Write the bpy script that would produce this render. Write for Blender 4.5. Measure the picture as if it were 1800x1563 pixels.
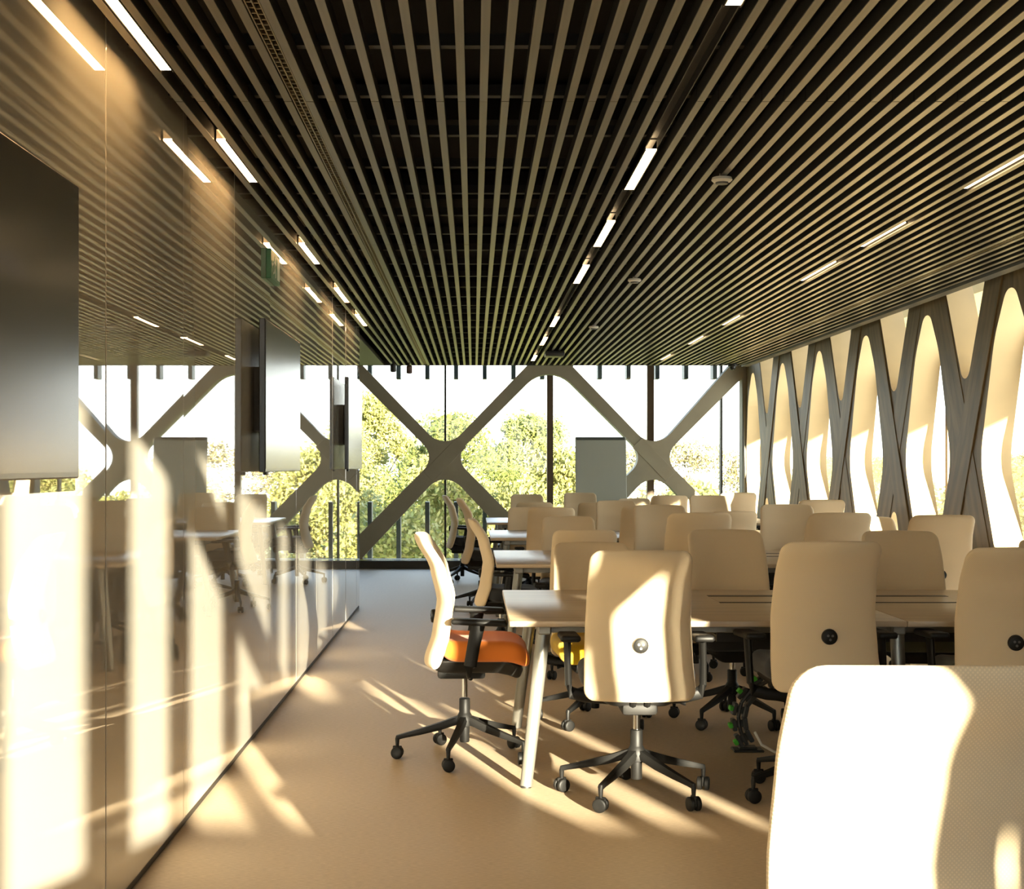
import bpy, bmesh, math, random
from mathutils import Vector, Matrix

random.seed(7)
sc = bpy.context.scene
for o in list(bpy.data.objects):
    bpy.data.objects.remove(o, do_unlink=True)
C = sc.collection
R = math.radians
PI = math.pi

# ------------------------------------------------------------------ camera, sky, sun, exposure
F, PX, PY, EYE = 2450.0, 833.0, 818.0, 1.42      # focal length and vanishing point in pixels, eye height in metres
cam_d = bpy.data.cameras.new('camera')
cam = bpy.data.objects.new('camera', cam_d)
C.objects.link(cam)
cam.location = (0, 0, EYE)
cam.rotation_euler = (R(90), 0, 0)
cam_d.sensor_fit = 'HORIZONTAL'
cam_d.sensor_width = 36
cam_d.lens = F / 1800 * 36
cam_d.shift_x = (900 - PX) / 1800
cam_d.shift_y = (PY - 781.5) / 1800
cam_d.clip_start = 0.05
cam_d.clip_end = 500
sc.camera = cam

SUN_EL = 9.0
SUN_H = Vector((-0.31, 0.951, 0)).normalized()

w = bpy.data.worlds.new('sky')
sc.world = w
w.use_nodes = True
nt = w.node_tree
nt.nodes.clear()
out = nt.nodes.new('ShaderNodeOutputWorld')
bg = nt.nodes.new('ShaderNodeBackground')
tc = nt.nodes.new('ShaderNodeTexCoord')
sep = nt.nodes.new('ShaderNodeSeparateXYZ')
ramp = nt.nodes.new('ShaderNodeValToRGB')
nt.links.new(tc.outputs['Generated'], sep.inputs[0])
nt.links.new(sep.outputs['Z'], ramp.inputs[0])
ramp.color_ramp.elements[0].position = 0.0
ramp.color_ramp.elements[0].color = (1.0, 0.98, 0.90, 1)
ramp.color_ramp.elements[1].position = 0.75
ramp.color_ramp.elements[1].color = (0.20, 0.36, 0.66, 1)
e = ramp.color_ramp.elements.new(0.16)
e.color = (0.78, 0.88, 0.97, 1)
nt.links.new(ramp.outputs[0], bg.inputs[0])
bg.inputs[1].default_value = 2.7
nt.links.new(bg.outputs[0], out.inputs[0])

sun_d = bpy.data.lights.new('sun', 'SUN')
sun_d.energy = 26.0
sun_d.color = (1.0, 0.87, 0.68)
sun_d.angle = R(0.55)
sun = bpy.data.objects.new('sun', sun_d)
C.objects.link(sun)
sun_dir = SUN_H * math.cos(R(SUN_EL)) + Vector((0, 0, -math.sin(R(SUN_EL))))
sun.rotation_euler = sun_dir.to_track_quat('-Z', 'Y').to_euler()
sun.location = (6, -12, 6)

sc.view_settings.view_transform = 'Standard'
sc.view_settings.look = 'None'
sc.view_settings.gamma = 1
sc.view_settings.use_curve_mapping = False
sc.view_settings.exposure = 1.2
sc.cycles.max_bounces = 10
sc.cycles.diffuse_bounces = 5
sc.cycles.glossy_bounces = 5
sc.cycles.transparent_max_bounces = 16
sc.cycles.caustics_reflective = False
sc.cycles.blur_glossy = 0.5
sc.cycles.sample_clamp_indirect = 10
sc.cycles.use_denoising = True

# ------------------------------------------------------------------ materials
MATS = {}

def mat(name, col, rough=0.5, metal=0.0, ior=1.5, noise=None, coat=0.0, bump=None, emit=None, spec=0.5, sheen=0.0):
    """noise = (scale xyz, amount, detail); bump = (scale xyz, strength, distance)"""
    m = bpy.data.materials.new(name)
    m.use_nodes = True
    n = m.node_tree.nodes
    l = m.node_tree.links
    p = n['Principled BSDF']
    p.inputs['Base Color'].default_value = (*col, 1)
    p.inputs['Roughness'].default_value = rough
    p.inputs['Metallic'].default_value = metal
    p.inputs['IOR'].default_value = ior
    p.inputs['Specular IOR Level'].default_value = spec
    p.inputs['Coat Weight'].default_value = coat
    p.inputs['Sheen Weight'].default_value = sheen
    def coords(scale):
        t = n.new('ShaderNodeTexCoord')
        mp = n.new('ShaderNodeMapping')
        mp.inputs['Scale'].default_value = scale
        l.new(t.outputs['Object'], mp.inputs[0])
        return mp.outputs[0]
    if noise:
        sc_, amt, det = noise
        tx = n.new('ShaderNodeTexNoise')
        tx.inputs['Scale'].default_value = 1
        tx.inputs['Detail'].default_value = det
        l.new(coords(sc_), tx.inputs['Vector'])
        r = n.new('ShaderNodeValToRGB')
        r.color_ramp.elements[0].position = 0.3
        r.color_ramp.elements[1].position = 0.7
        r.color_ramp.elements[0].color = (*[c * (1 - amt) for c in col], 1)
        r.color_ramp.elements[1].color = (*[min(1, c * (1 + amt)) for c in col], 1)
        l.new(tx.outputs[0], r.inputs[0])
        l.new(r.outputs[0], p.inputs['Base Color'])
    if bump:
        sc_, st, di = bump
        tx = n.new('ShaderNodeTexNoise')
        tx.inputs['Scale'].default_value = 1
        tx.inputs['Detail'].default_value = 2
        l.new(coords(sc_), tx.inputs['Vector'])
        b = n.new('ShaderNodeBump')
        b.inputs['Strength'].default_value = st
        b.inputs['Distance'].default_value = di
        l.new(tx.outputs[0], b.inputs['Height'])
        l.new(b.outputs[0], p.inputs['Normal'])
    if emit:
        p.inputs['Emission Color'].default_value = (*emit[0], 1)
        p.inputs['Emission Strength'].default_value = emit[1]
    MATS[name] = m
    return m

def glass_mat():
    m = bpy.data.materials.new('window_glass')
    m.use_nodes = True
    n = m.node_tree.nodes
    l = m.node_tree.links
    n.clear()
    o = n.new('ShaderNodeOutputMaterial')
    tr = n.new('ShaderNodeBsdfTransparent')
    tr.inputs[0].default_value = (0.95, 0.97, 0.95, 1)
    gl = n.new('ShaderNodeBsdfGlossy')
    gl.inputs['Roughness'].default_value = 0.02
    fr = n.new('ShaderNodeFresnel')
    ge = n.new('ShaderNodeNewGeometry')      # a thin pane mirrors alike from both of its faces
    io = n.new('ShaderNodeMapRange')
    io.inputs['To Min'].default_value = 1.35
    io.inputs['To Max'].default_value = 1 / 1.35
    l.new(ge.outputs['Backfacing'], io.inputs['Value'])
    l.new(io.outputs[0], fr.inputs[0])
    mx = n.new('ShaderNodeMixShader')
    l.new(fr.outputs[0], mx.inputs[0])
    l.new(tr.outputs[0], mx.inputs[1])
    l.new(gl.outputs[0], mx.inputs[2])
    l.new(mx.outputs[0], o.inputs[0])
    MATS['glass'] = m

def leaf_mat(name, c1, c2, c3):
    m = bpy.data.materials.new(name)
    m.use_nodes = True
    n = m.node_tree.nodes
    l = m.node_tree.links
    p = n['Principled BSDF']
    p.inputs['Roughness'].default_value = 0.6
    g = n.new('ShaderNodeNewGeometry')
    r = n.new('ShaderNodeValToRGB')
    r.color_ramp.elements[0].color = (*c1, 1)
    r.color_ramp.elements[1].color = (*c3, 1)
    k = r.color_ramp.elements.new(0.5)
    k.color = (*c2, 1)
    l.new(g.outputs['Random Per Island'], r.inputs[0])
    l.new(r.outputs[0], p.inputs['Base Color'])
    t = n.new('ShaderNodeBsdfTranslucent')
    l.new(r.outputs[0], t.inputs[0])
    mx = n.new('ShaderNodeMixShader')
    mx.inputs[0].default_value = 0.35
    o = n['Material Output']
    l.new(p.outputs[0], mx.inputs[1])
    l.new(t.outputs[0], mx.inputs[2])
    l.new(mx.outputs[0], o.inputs[0])
    MATS[name] = m

def weave_mat(name, col):
    """knitted chair fabric: fine diagonal weave"""
    m = bpy.data.materials.new(name)
    m.use_nodes = True
    n = m.node_tree.nodes
    l = m.node_tree.links
    p = n['Principled BSDF']
    p.inputs['Roughness'].default_value = 0.85
    p.inputs['Sheen Weight'].default_value = 0.15
    t = n.new('ShaderNodeTexCoord')
    waves = []
    for a in (45, -45):
        mp = n.new('ShaderNodeMapping')
        mp.inputs['Rotation'].default_value = (0, R(a), 0)
        wv = n.new('ShaderNodeTexWave')
        wv.inputs['Scale'].default_value = 62
        l.new(t.outputs['Object'], mp.inputs[0])
        l.new(mp.outputs[0], wv.inputs['Vector'])
        waves.append(wv)
    mul = n.new('ShaderNodeMath')
    mul.operation = 'MULTIPLY'
    l.new(waves[0].outputs['Fac'], mul.inputs[0])
    l.new(waves[1].outputs['Fac'], mul.inputs[1])
    r = n.new('ShaderNodeValToRGB')
    r.color_ramp.elements[0].color = (*[c * 0.86 for c in col], 1)
    r.color_ramp.elements[1].color = (*[min(1, c * 1.04) for c in col], 1)
    l.new(mul.outputs[0], r.inputs[0])
    l.new(r.outputs[0], p.inputs['Base Color'])
    b = n.new('ShaderNodeBump')
    b.inputs['Strength'].default_value = 0.25
    b.inputs['Distance'].default_value = 0.001
    l.new(mul.outputs[0], b.inputs['Height'])
    l.new(b.outputs[0], p.inputs['Normal'])
    MATS[name] = m

mat('carpet', (0.48, 0.37, 0.25), 0.55, noise=((40, 220, 40), 0.14, 3), bump=((90, 300, 90), 0.25, 0.003), spec=0.45)
mat('gloss_panel', (0.58, 0.545, 0.475), 0.012, ior=2.1, coat=1.0)
MATS['gloss_panel'].node_tree.nodes['Principled BSDF'].inputs['Coat Roughness'].default_value = 0.012
MATS['gloss_panel'].node_tree.nodes['Principled BSDF'].inputs['Coat IOR'].default_value = 1.7
mat('panel_back', (0.86, 0.78, 0.55), 0.6)
mat('black', (0.012, 0.011, 0.010), 0.45)
mat('cavity', (0.010, 0.008, 0.007), 0.8, noise=((3, 1.2, 3), 0.6, 3))
mat('carrier', (0.020, 0.017, 0.014), 0.5)
mat('slat', (0.215, 0.196, 0.155), 0.33, metal=0.5, noise=((30, 0.7, 30), 0.16, 2))
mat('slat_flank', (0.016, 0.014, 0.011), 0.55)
mat('fascia', (0.045, 0.040, 0.032), 0.5)
mat('timber', (0.20, 0.142, 0.070), 0.50, spec=0.32, noise=((14, 14, 2.0), 0.35, 4), bump=((60, 60, 4), 0.15, 0.002))
mat('reveal', (0.68, 0.52, 0.29), 0.6, noise=((3, 3, 3), 0.06, 3))
mat('concrete', (0.34, 0.305, 0.225), 0.7, noise=((2.2, 2.2, 2.2), 0.10, 4))
mat('plaster', (0.72, 0.64, 0.50), 0.8, noise=((2, 2, 2), 0.05, 3))
mat('bronze', (0.085, 0.055, 0.03), 0.4, metal=0.4)
mat('fin_metal', (0.07, 0.085, 0.08), 0.5)
mat('wood_top', (0.50, 0.39, 0.265), 0.34, noise=((1.6, 34, 34), 0.16, 4))
mat('table_edge', (0.60, 0.47, 0.30), 0.5)
mat('leg_metal', (0.24, 0.23, 0.20), 0.38, metal=0.7)
weave_mat('cream', (0.87, 0.705, 0.475))
mat('chair_black', (0.007, 0.0066, 0.006), 0.5, spec=0.22)
mat('chair_under', (0.014, 0.013, 0.012), 0.6, spec=0.25)
mat('caster_grey', (0.09, 0.088, 0.08), 0.4)
mat('chrome', (0.62, 0.60, 0.56), 0.12, metal=1.0)
mat('orange', (0.86, 0.235, 0.025), 0.8, sheen=0.2, bump=((500, 500, 500), 0.15, 0.001))
mat('yellow', (0.80, 0.52, 0.015), 0.8, sheen=0.2, bump=((500, 500, 500), 0.15, 0.001))
mat('seat_black', (0.020, 0.022, 0.026), 0.85, sheen=0.2)
mat('seat_olive', (0.085, 0.085, 0.045), 0.85, sheen=0.2)
mat('screen', (0.006, 0.006, 0.010), 0.20, ior=1.6, noise=((3, 6, 3), 0.3, 3))
mat('bezel', (0.008, 0.008, 0.008), 0.25)
mat('lamp', (1, 0.9, 0.7), 0.5, emit=((1.0, 0.70, 0.37), 5.0))
mat('lamp_wash', (1, 0.9, 0.7), 0.5, emit=((1.0, 0.60, 0.25), 26.0))
mat('sign_green', (0.0, 0.16, 0.055), 0.4)
mat('sign_white', (0.80, 0.84, 0.75), 0.4)
mat('paper', (0.42, 0.46, 0.43), 0.5)
mat('vent_metal', (0.34, 0.27, 0.16), 0.3, metal=0.8)
mat('white_plastic', (0.75, 0.72, 0.64), 0.4)
mat('clip_green', (0.06, 0.45, 0.03), 0.5)
mat('spine_black', (0.03, 0.032, 0.03), 0.35)
mat('cable_white', (0.75, 0.72, 0.62), 0.5)
mat('spot_brown', (0.10, 0.045, 0.03), 0.5)
mat('bark', (0.16, 0.12, 0.08), 0.9)
mat('grass', (0.22, 0.26, 0.07), 0.95, noise=((0.3, 0.3, 0.3), 0.3, 4))
glass_mat()
leaf_mat('leaf_yellow', (0.16, 0.18, 0.05), (0.28, 0.27, 0.08), (0.37, 0.325, 0.13))
leaf_mat('leaf_green', (0.11, 0.145, 0.04), (0.19, 0.215, 0.055), (0.29, 0.27, 0.085))
leaf_mat('leaf_rust', (0.17, 0.13, 0.06), (0.25, 0.20, 0.09), (0.22, 0.21, 0.085))

# ------------------------------------------------------------------ mesh helpers
class MB:
    def __init__(s):
        s.v = []
        s.f = []
        s.m = []
    def add(s, vs, fs, mi=0):
        b = len(s.v)
        s.v += [tuple(p) for p in vs]
        s.f += [tuple(b + i for i in f) for f in fs]
        s.m += [mi] * len(fs)
    def box(s, x0, x1, y0, y1, z0, z1, mi=0):
        s.add([(x0, y0, z0), (x1, y0, z0), (x1, y1, z0), (x0, y1, z0), (x0, y0, z1), (x1, y0, z1), (x1, y1, z1), (x0, y1, z1)],
              [(0, 3, 2, 1), (4, 5, 6, 7), (0, 1, 5, 4), (1, 2, 6, 5), (2, 3, 7, 6), (3, 0, 4, 7)], mi)
    def rbox(s, x0, x1, y0, y1, z0, z1, r, seg=3, fn=None):
        bm = bmesh.new()
        bmesh.ops.create_cube(bm, size=1)
        for v in bm.verts:
            v.co = Vector(((x0 + x1) / 2 + v.co.x * (x1 - x0), (y0 + y1) / 2 + v.co.y * (y1 - y0), (z0 + z1) / 2 + v.co.z * (z1 - z0)))
        bmesh.ops.bevel(bm, geom=list(bm.edges), offset=r, segments=seg, profile=0.5, affect='EDGES')
        bm.verts.index_update()
        vs = [v.co.copy() for v in bm.verts]
        if fn:
            vs = [fn(Vector(p)) for p in vs]
        s.add(vs, [[v.index for v in f.verts] for f in bm.faces])
        bm.free()
    def tube(s, pts, rad, n=10, sy=1.0, cap=True, up=Vector((0, 0, 1))):
        """tube along pts; rad a number or a list; sy flattens the section along the side axis"""
        pts = [Vector(p) for p in pts]
        if not isinstance(rad, (list, tuple)):
            rad = [rad] * len(pts)
        b = len(s.v)
        for i, p in enumerate(pts):
            t = (pts[min(i + 1, len(pts) - 1)] - pts[max(i - 1, 0)]).normalized()
            u = up
            if abs(t.dot(u)) > 0.95:
                u = Vector((0, 1, 0)) if abs(t.y) < 0.9 else Vector((1, 0, 0))
            a = t.cross(u).normalized()
            c = a.cross(t).normalized()
            for k in range(n):
                th = 2 * PI * k / n
                s.v.append(tuple(p + a * math.cos(th) * rad[i] + c * math.sin(th) * rad[i] * sy))
        for i in range(len(pts) - 1):
            for k in range(n):
                k2 = (k + 1) % n
                s.f.append((b + i * n + k, b + i * n + k2, b + (i + 1) * n + k2, b + (i + 1) * n + k))
                s.m.append(0)
        if cap:
            s.f.append(tuple(b + k for k in reversed(range(n))))
            s.f.append(tuple(b + (len(pts) - 1) * n + k for k in range(n)))
            s.m += [0, 0]
    def lathe(s, prof, n=20, mt=None):
        """prof = [(r, z)] turned about z; mt = matrix"""
        b = len(s.v)
        mt = mt or Matrix.Identity(4)
        for r, z in prof:
            for k in range(n):
                th = 2 * PI * k / n
                s.v.append(tuple(mt @ Vector((r * math.cos(th), r * math.sin(th), z))))
        for i in range(len(prof) - 1):
            for k in range(n):
                k2 = (k + 1) % n
                s.f.append((b + i * n + k, b + i * n + k2, b + (i + 1) * n + k2, b + (i + 1) * n + k))
                s.m.append(0)
        s.f.append(tuple(b + k for k in reversed(range(n))))
        s.f.append(tuple(b + (len(prof) - 1) * n + k for k in range(n)))
        s.m += [0, 0]
    def mesh(s, name, mats, smooth=False):
        me = bpy.data.meshes.new(name)
        me.from_pydata(s.v, [], s.f)
        for m in (mats if isinstance(mats, (list, tuple)) else [mats]):
            me.materials.append(MATS[m])
        me.polygons.foreach_set('material_index', s.m)
        me.update()
        if smooth:
            bm = bmesh.new()
            bm.from_mesh(me)
            bmesh.ops.recalc_face_normals(bm, faces=bm.faces)
            bm.to_mesh(me)
            bm.free()
            me.polygons.foreach_set('use_smooth', [True] * len(me.polygons))
            me.set_sharp_from_angle(angle=R(38))
        return me
    def build(s, name, mats, parent=None, smooth=False, loc=None):
        return link(name, s.mesh(name, mats, smooth), parent, loc)

def link(name, data, parent=None, loc=None):
    o = bpy.data.objects.new(name, data)
    C.objects.link(o)
    if parent:
        o.parent = parent
    if loc:
        o.location = loc
    return o

def tag(o, label=None, cat=None, group=None, kind=None):
    if label: o['label'] = label
    if cat: o['category'] = cat
    if group: o['group'] = group
    if kind: o['kind'] = kind
    return o

def empty(name, loc=(0, 0, 0), rz=0):
    o = link(name, None, None, loc)
    o.rotation_euler = (0, 0, rz)
    o.empty_display_size = 0.1
    return o

def struct(name, mb, mats, label, parent=None, smooth=False):
    o = mb.build(name, mats, parent, smooth)
    return tag(o, label, kind='structure')

def round_poly(pts, radii, seg=8):
    """polygon with rounded corners; radii a number or a list"""
    n = len(pts)
    if not isinstance(radii, (list, tuple)):
        radii = [radii] * n
    res = []
    for i in range(n):
        p = Vector(pts[i]); a = Vector(pts[i - 1]); b = Vector(pts[(i + 1) % n])
        r = radii[i]
        da = (a - p); db = (b - p)
        la, lb = da.length, db.length
        da.normalize(); db.normalize()
        ang = math.acos(max(-1, min(1, da.dot(db))))
        if r <= 1e-4 or ang > R(178):
            res.append(tuple(p)); continue
        d = min(r / math.tan(ang / 2), la * 0.48, lb * 0.48)
        rr = d * math.tan(ang / 2)
        c = p + (da + db).normalized() * (rr / math.sin(ang / 2))
        s0 = p + da * d - c
        s1 = p + db * d - c
        a0 = math.atan2(s0.y, s0.x); a1 = math.atan2(s1.y, s1.x)
        dd = a1 - a0
        while dd > PI: dd -= 2 * PI
        while dd < -PI: dd += 2 * PI
        for k in range(seg + 1):
            t = a0 + dd * k / seg
            res.append((c.x + rr * math.cos(t), c.y + rr * math.sin(t)))
    return res

def plate(outer, holes, thick):
    """flat plate with holes as vertex and face lists, in (u, v, w): w from 0 to thick"""
    cu = bpy.data.curves.new('tmp', 'CURVE')
    cu.dimensions = '2D'
    cu.fill_mode = 'BOTH'
    cu.extrude = thick / 2
    for loop in [outer] + holes:
        sp = cu.splines.new('POLY')
        sp.points.add(len(loop) - 1)
        for q, p in zip(sp.points, loop):
            q.co = (p[0], p[1], 0, 1)
        sp.use_cyclic_u = True
    ob = bpy.data.objects.new('tmp', cu)
    C.objects.link(ob)
    dg = bpy.context.evaluated_depsgraph_get()
    me = bpy.data.meshes.new_from_object(ob.evaluated_get(dg))
    vs = [(v.co.x, v.co.y, v.co.z + thick / 2) for v in me.vertices]
    fs = [tuple(p.vertices) for p in me.polygons]
    bpy.data.objects.remove(ob, do_unlink=True)
    bpy.data.curves.remove(cu)
    bpy.data.meshes.remove(me)
    return vs, fs

ORD = ['first', 'second', 'third', 'fourth', 'fifth', 'sixth', 'seventh', 'eighth', 'ninth', 'tenth']

# ------------------------------------------------------------------ the room
XL, XR = -1.14, 3.75          # glossy wall, inner face of the lattice wall
YB, YW, YF = -2.0, 13.9, 19.2  # rear wall, end of the glossy wall, inner face of the end wall
ZC, ZT = 2.743, 3.15           # underside of the slats, slab
YCE = 18.42                    # end of the slat ceiling
XLL = -4.3                     # side bay beside the end window

m = MB(); m.box(XLL, XR + 0.3, YB - 0.3, YF + 0.35, -0.12, 0)
struct('floor', m, 'carpet', 'beige looped carpet floor')

m = MB(); m.box(XLL - 0.2, XR + 0.3, YB - 0.3, YF + 0.35, ZT, ZT + 0.15)
ceiling = struct('ceiling', m, 'cavity', 'black ceiling void behind bronze slats')

# slats: four lengths to a line, butt joints at JY
JY = [YB + 0.05, 5.07, 8.36, 13.95, YCE]
PITCH, SW, SH = 0.079, 0.028, 0.055
slat_me = []
for k in range(4):
    L = JY[k + 1] - JY[k] - 0.006
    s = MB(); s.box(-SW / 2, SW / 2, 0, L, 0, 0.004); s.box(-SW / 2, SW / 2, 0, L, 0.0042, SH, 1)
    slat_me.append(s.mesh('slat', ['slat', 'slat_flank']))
for i in range(-8, 51):
    x = -0.439 + PITCH * i
    if i == 15:
        continue
    for k in range(4):
        o = link('slat', slat_me[k], ceiling, (x, JY[k] + 0.003, ZC + random.uniform(-0.0008, 0.0008)))
# black carrier rails across the slats
s = MB(); s.box(XL, 3.55, -0.02, 0.02, 0, 0.04)
car_me = s.mesh('carrier_rail', 'carrier')
y = YB + 0.4
while y < YCE:
    link('carrier_rail', car_me, ceiling, (0, y, ZC + SH + 0.002))
    y += 0.62
s = MB(); s.box(XL, 3.55, -0.09, 0.09, 0, 0.16)
duct_me = s.mesh('cross_beam', 'cavity')
y = YB + 0.9
while y < YCE:
    link('cross_beam', duct_me, ceiling, (0, y, 2.97))
    y += 1.86

# fascias round the slat ceiling
m = MB(); m.box(3.535, 3.62, YB, YCE, ZC - 0.02, ZC + 0.12)
struct('trim_1', m, 'fascia', 'dark edge fascia of the slat ceiling along the lattice wall')
m = MB(); m.box(XLL, 3.60, YCE, YCE + 0.03, ZC - 0.004, ZT)
struct('trim_2', m, 'fascia', 'dark edge fascia of the slat ceiling at the end window')
m = MB(); m.box(XLL, XL - 0.05, YW, YCE, ZC, ZC + 0.05)
struct('trim_3', m, 'fascia', 'dark ceiling board over the side bay')

# glossy panelled wall
m = MB(); m.box(XL - 0.25, XL - 0.03, YB - 0.3, YW, 0, ZT)
wall_left = struct('wall_left', m, 'panel_back', 'glossy off-white wall of tall glass panels')
edges = [YB] + [y for y in [4.32 + 1.155 * k for k in range(-5, 9)] if y > YB + 0.2] + [YW]
for k in range(len(edges) - 1):
    y0, y1 = edges[k] + 0.0025, edges[k + 1] - 0.0025
    s = MB()
    s.rbox(-0.029, 0, -(y1 - y0) / 2, (y1 - y0) / 2, 0.03, ZC + 0.20, 0.0015, 1)
    o = s.build('panel', 'gloss_panel', wall_left, loc=(XL, (y0 + y1) / 2, 0))
    o.rotation_euler = (random.uniform(-0.0006, 0.0006), random.uniform(-0.0010, 0.0010), random.uniform(-0.0024, 0.0024))
m = MB(); m.box(XL - 0.03, XL - 0.006, YB, YW, 0, 0.028)
struct('baseboard_left', m, 'black', 'thin black recessed plinth under the glossy wall')

# side bay beyond the end of the glossy wall
m = MB(); m.box(XLL, XL - 0.25, YW - 0.2, YW, 0, ZT)
struct('wall_bay', m, 'plaster', 'plain wall of the side bay')
m = MB(); m.box(XLL - 0.2, XLL, YW - 0.2, YF + 0.35, 0, ZT)
struct('wall_bay_side', m, 'plaster', 'plain side wall of the bay by the end window')

# ---- lattice of the end wall (and the same one behind the camera)
def lattice_holes(xs_x, x0, x1, z0, z1):
    """openings of the 45 degree lattice: crossings at xs_x, half pitch 1.44"""
    holes = []
    hp = 1.44
    zc = 1.51
    for xc in xs_x:
        up = [(xc, 1.62), (xc + 1.35, 3.02), (xc - 1.35, 3.02)]
        dn = [(xc, 1.36), (xc - 1.16, 0.12), (xc + 1.16, 0.12)]
        holes.append(round_poly(up, [0.30, 0.02, 0.02]))
        holes.append(round_poly(dn, [0.30, 0.02, 0.02]))
    for xc in [xs_x[0] - hp] + [x + hp for x in xs_x]:
        di = [(xc, 2.85), (xc + 1.32, zc + 0.02), (xc, 0.20), (xc - 1.32, zc + 0.02)]
        holes.append(round_poly(di, [0.42, 0.24, 0.42, 0.24]))
    # keep only whole openings, cut those past the side edges
    res = []
    for h in holes:
        h2 = [(min(max(p[0], x0), x1), p[1]) for p in h]
        cl = []
        for p in h2:
            if not cl or (abs(p[0] - cl[-1][0]) + abs(p[1] - cl[-1][1])) > 1e-4:
                cl.append(p)
        ux = max(p[0] for p in cl) - min(p[0] for p in cl)
        if ux > 0.15:
            res.append(cl)
    return res

FX = [-3.28, -0.40, 2.48]
out_r = [(XLL, 0.0), (XR + 0.02, 0.0), (XR + 0.02, ZT), (XLL, ZT)]
holes = lattice_holes(FX, XLL + 0.05, XR - 0.05, 0.12, 3.02)
TH = 0.24
vs, fs = plate(out_r, holes, TH)

def wall_plate(name, y, flip, label):
    mb = MB()
    mb.add([(p[0], y + (p[2] if not flip else -p[2]), p[1]) for p in vs], fs)
    o = struct(name, mb, 'concrete', label)
    bm = bmesh.new(); bm.from_mesh(o.data)
    bmesh.ops.remove_doubles(bm, verts=bm.verts, dist=1e-5)
    bmesh.ops.recalc_face_normals(bm, faces=bm.faces)
    bm.to_mesh(o.data); bm.free()
    return o
wall_far = wall_plate('wall_far', YF, False, 'grey-beige diagonal lattice across the end window')
wall_rear = wall_plate('wall_rear', YB, True, 'diagonal lattice across the sunlit rear window')
# proud crossing boards on the end lattice
for xc in FX[1:]:
    for sg in (1,):
        s = MB()
        Lb = 0.33
        s.rbox(-Lb, Lb, -0.008, 0.02, -0.095, 0.095, 0.004, 1)
        o = s.build('cross_board', 'concrete', wall_far, loc=(xc, YF, 1.50))
        o.rotation_euler = (0, R(-46 if xc < 1 else 46), 0)

# glazing of the end wall: panes and mullions between them
def end_glazing(name, yg, label):
    root = empty(name, (0, yg, 0))
    tag(root, label, kind='structure')
    mull = [(-3.35, 0.03), (-1.9, 0.09), (-0.40, 0.028), (1.065, 0.085), (2.47, 0.095), (3.46, 0.028)]
    xs = [XLL] + [q[0] for q in mull] + [XR + 0.02]
    for k in range(len(xs) - 1):
        s = MB(); s.box(xs[k] + 0.012, xs[k + 1] - 0.012, -0.006, 0.006, 0.06, ZT - 0.02)
        s.build('pane', 'glass', root)
    for x, wd in mull:
        s = MB(); s.box(x - wd / 2, x + wd / 2, -0.05, 0.07, 0.02, ZT)
        s.build('mullion', 'bronze' if wd > 0.05 else 'black', root)
    return root
end_glazing('window_1', YF + TH + 0.08, 'tall clear panes of the end window with bronze mullions')
end_glazing('window_2', YB - TH - 0.08, 'tall clear panes of the rear window')
m = MB(); m.box(XLL, XR, YF - 0.10, YF - 0.001, 0, 0.112)
struct('window_sill', m, 'fascia', 'low dark sill along the end window')

# outside fins: short ones hung and stood at the end wall, full height at the rear wall
def fins(parent, y0, y1, xs, spans, wd=0.044):
    me = []
    for a, b in spans:
        s = MB(); s.box(-wd / 2, wd / 2, y0, y1, a, b)
        me.append(s.mesh('fin', 'fin_metal'))
    for x in xs:
        for q in me:
            link('fin', q, parent, (x, 0, 0))
fin_x = [(702 - PX) / F * 20.0 + 0.408 * k for k in range(-8, 13)]
fins(wall_far, YF + 0.55, YF + 0.78, fin_x, [(2.645, ZT), (-0.15, 0.90)], 0.06)
fins(wall_rear, YB - 0.75, YB - 0.45, [1.105 + 0.365 * k + (0.10 if k == 3 else 0) for k in range(-13, 9)], [(0.0, ZT)])  # unseen rear fins; one shifted off pitch to shape the sun on the lone chair
m = MB(); m.box(XLL, XR + 0.02, YB - TH, YB - 0.001, 0, 1.25)
struct('wall_rear_parapet', m, 'plaster', 'plain parapet under the rear window')
m = MB(); m.box(XLL, XR + 0.3, YF + 0.5, YF + 0.85, -0.32, -0.15)
struct('ledge', m, 'concrete', 'outer ledge carrying the short fins below the end window')

# ---- lattice wall on the window side
YR0, YR1 = 8.0, YF
XO = XR + 0.22
arch = [9.74 + 1.80 * k for k in range(-1, 6)]     # axes of the tall openings
vee = [10.64 + 1.80 * k for k in range(-1, 5)]      # axes of the crossings
holes = []
def clampy(h):
    cl = []
    for p in h:
        q = (min(max(p[0], YR0 + 0.1), YR1 - 0.02), p[1])
        if not cl or abs(q[0] - cl[-1][0]) + abs(q[1] - cl[-1][1]) > 1e-4:
            cl.append(q)
    return cl
for yc in arch:
    pts = [(yc - 0.08, 2.66), (yc + 0.08, 2.66), (yc + 0.30, 2.34), (yc + 0.555, 1.55), (yc + 0.555, 1.38), (yc + 0.28, 0.78), (yc + 0.08, 0.42),
           (yc - 0.08, 0.42), (yc - 0.28, 0.78), (yc - 0.555, 1.38), (yc - 0.555, 1.55), (yc - 0.30, 2.34)]
    h = clampy(round_poly(pts, [0.14, 0.14, 0.8, 0.5, 0.5, 0.8, 0.14, 0.14, 0.8, 0.5, 0.5, 0.8]))
    if max(p[0] for p in h) - min(p[0] for p in h) > 0.15:
        holes.append(h)
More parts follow.
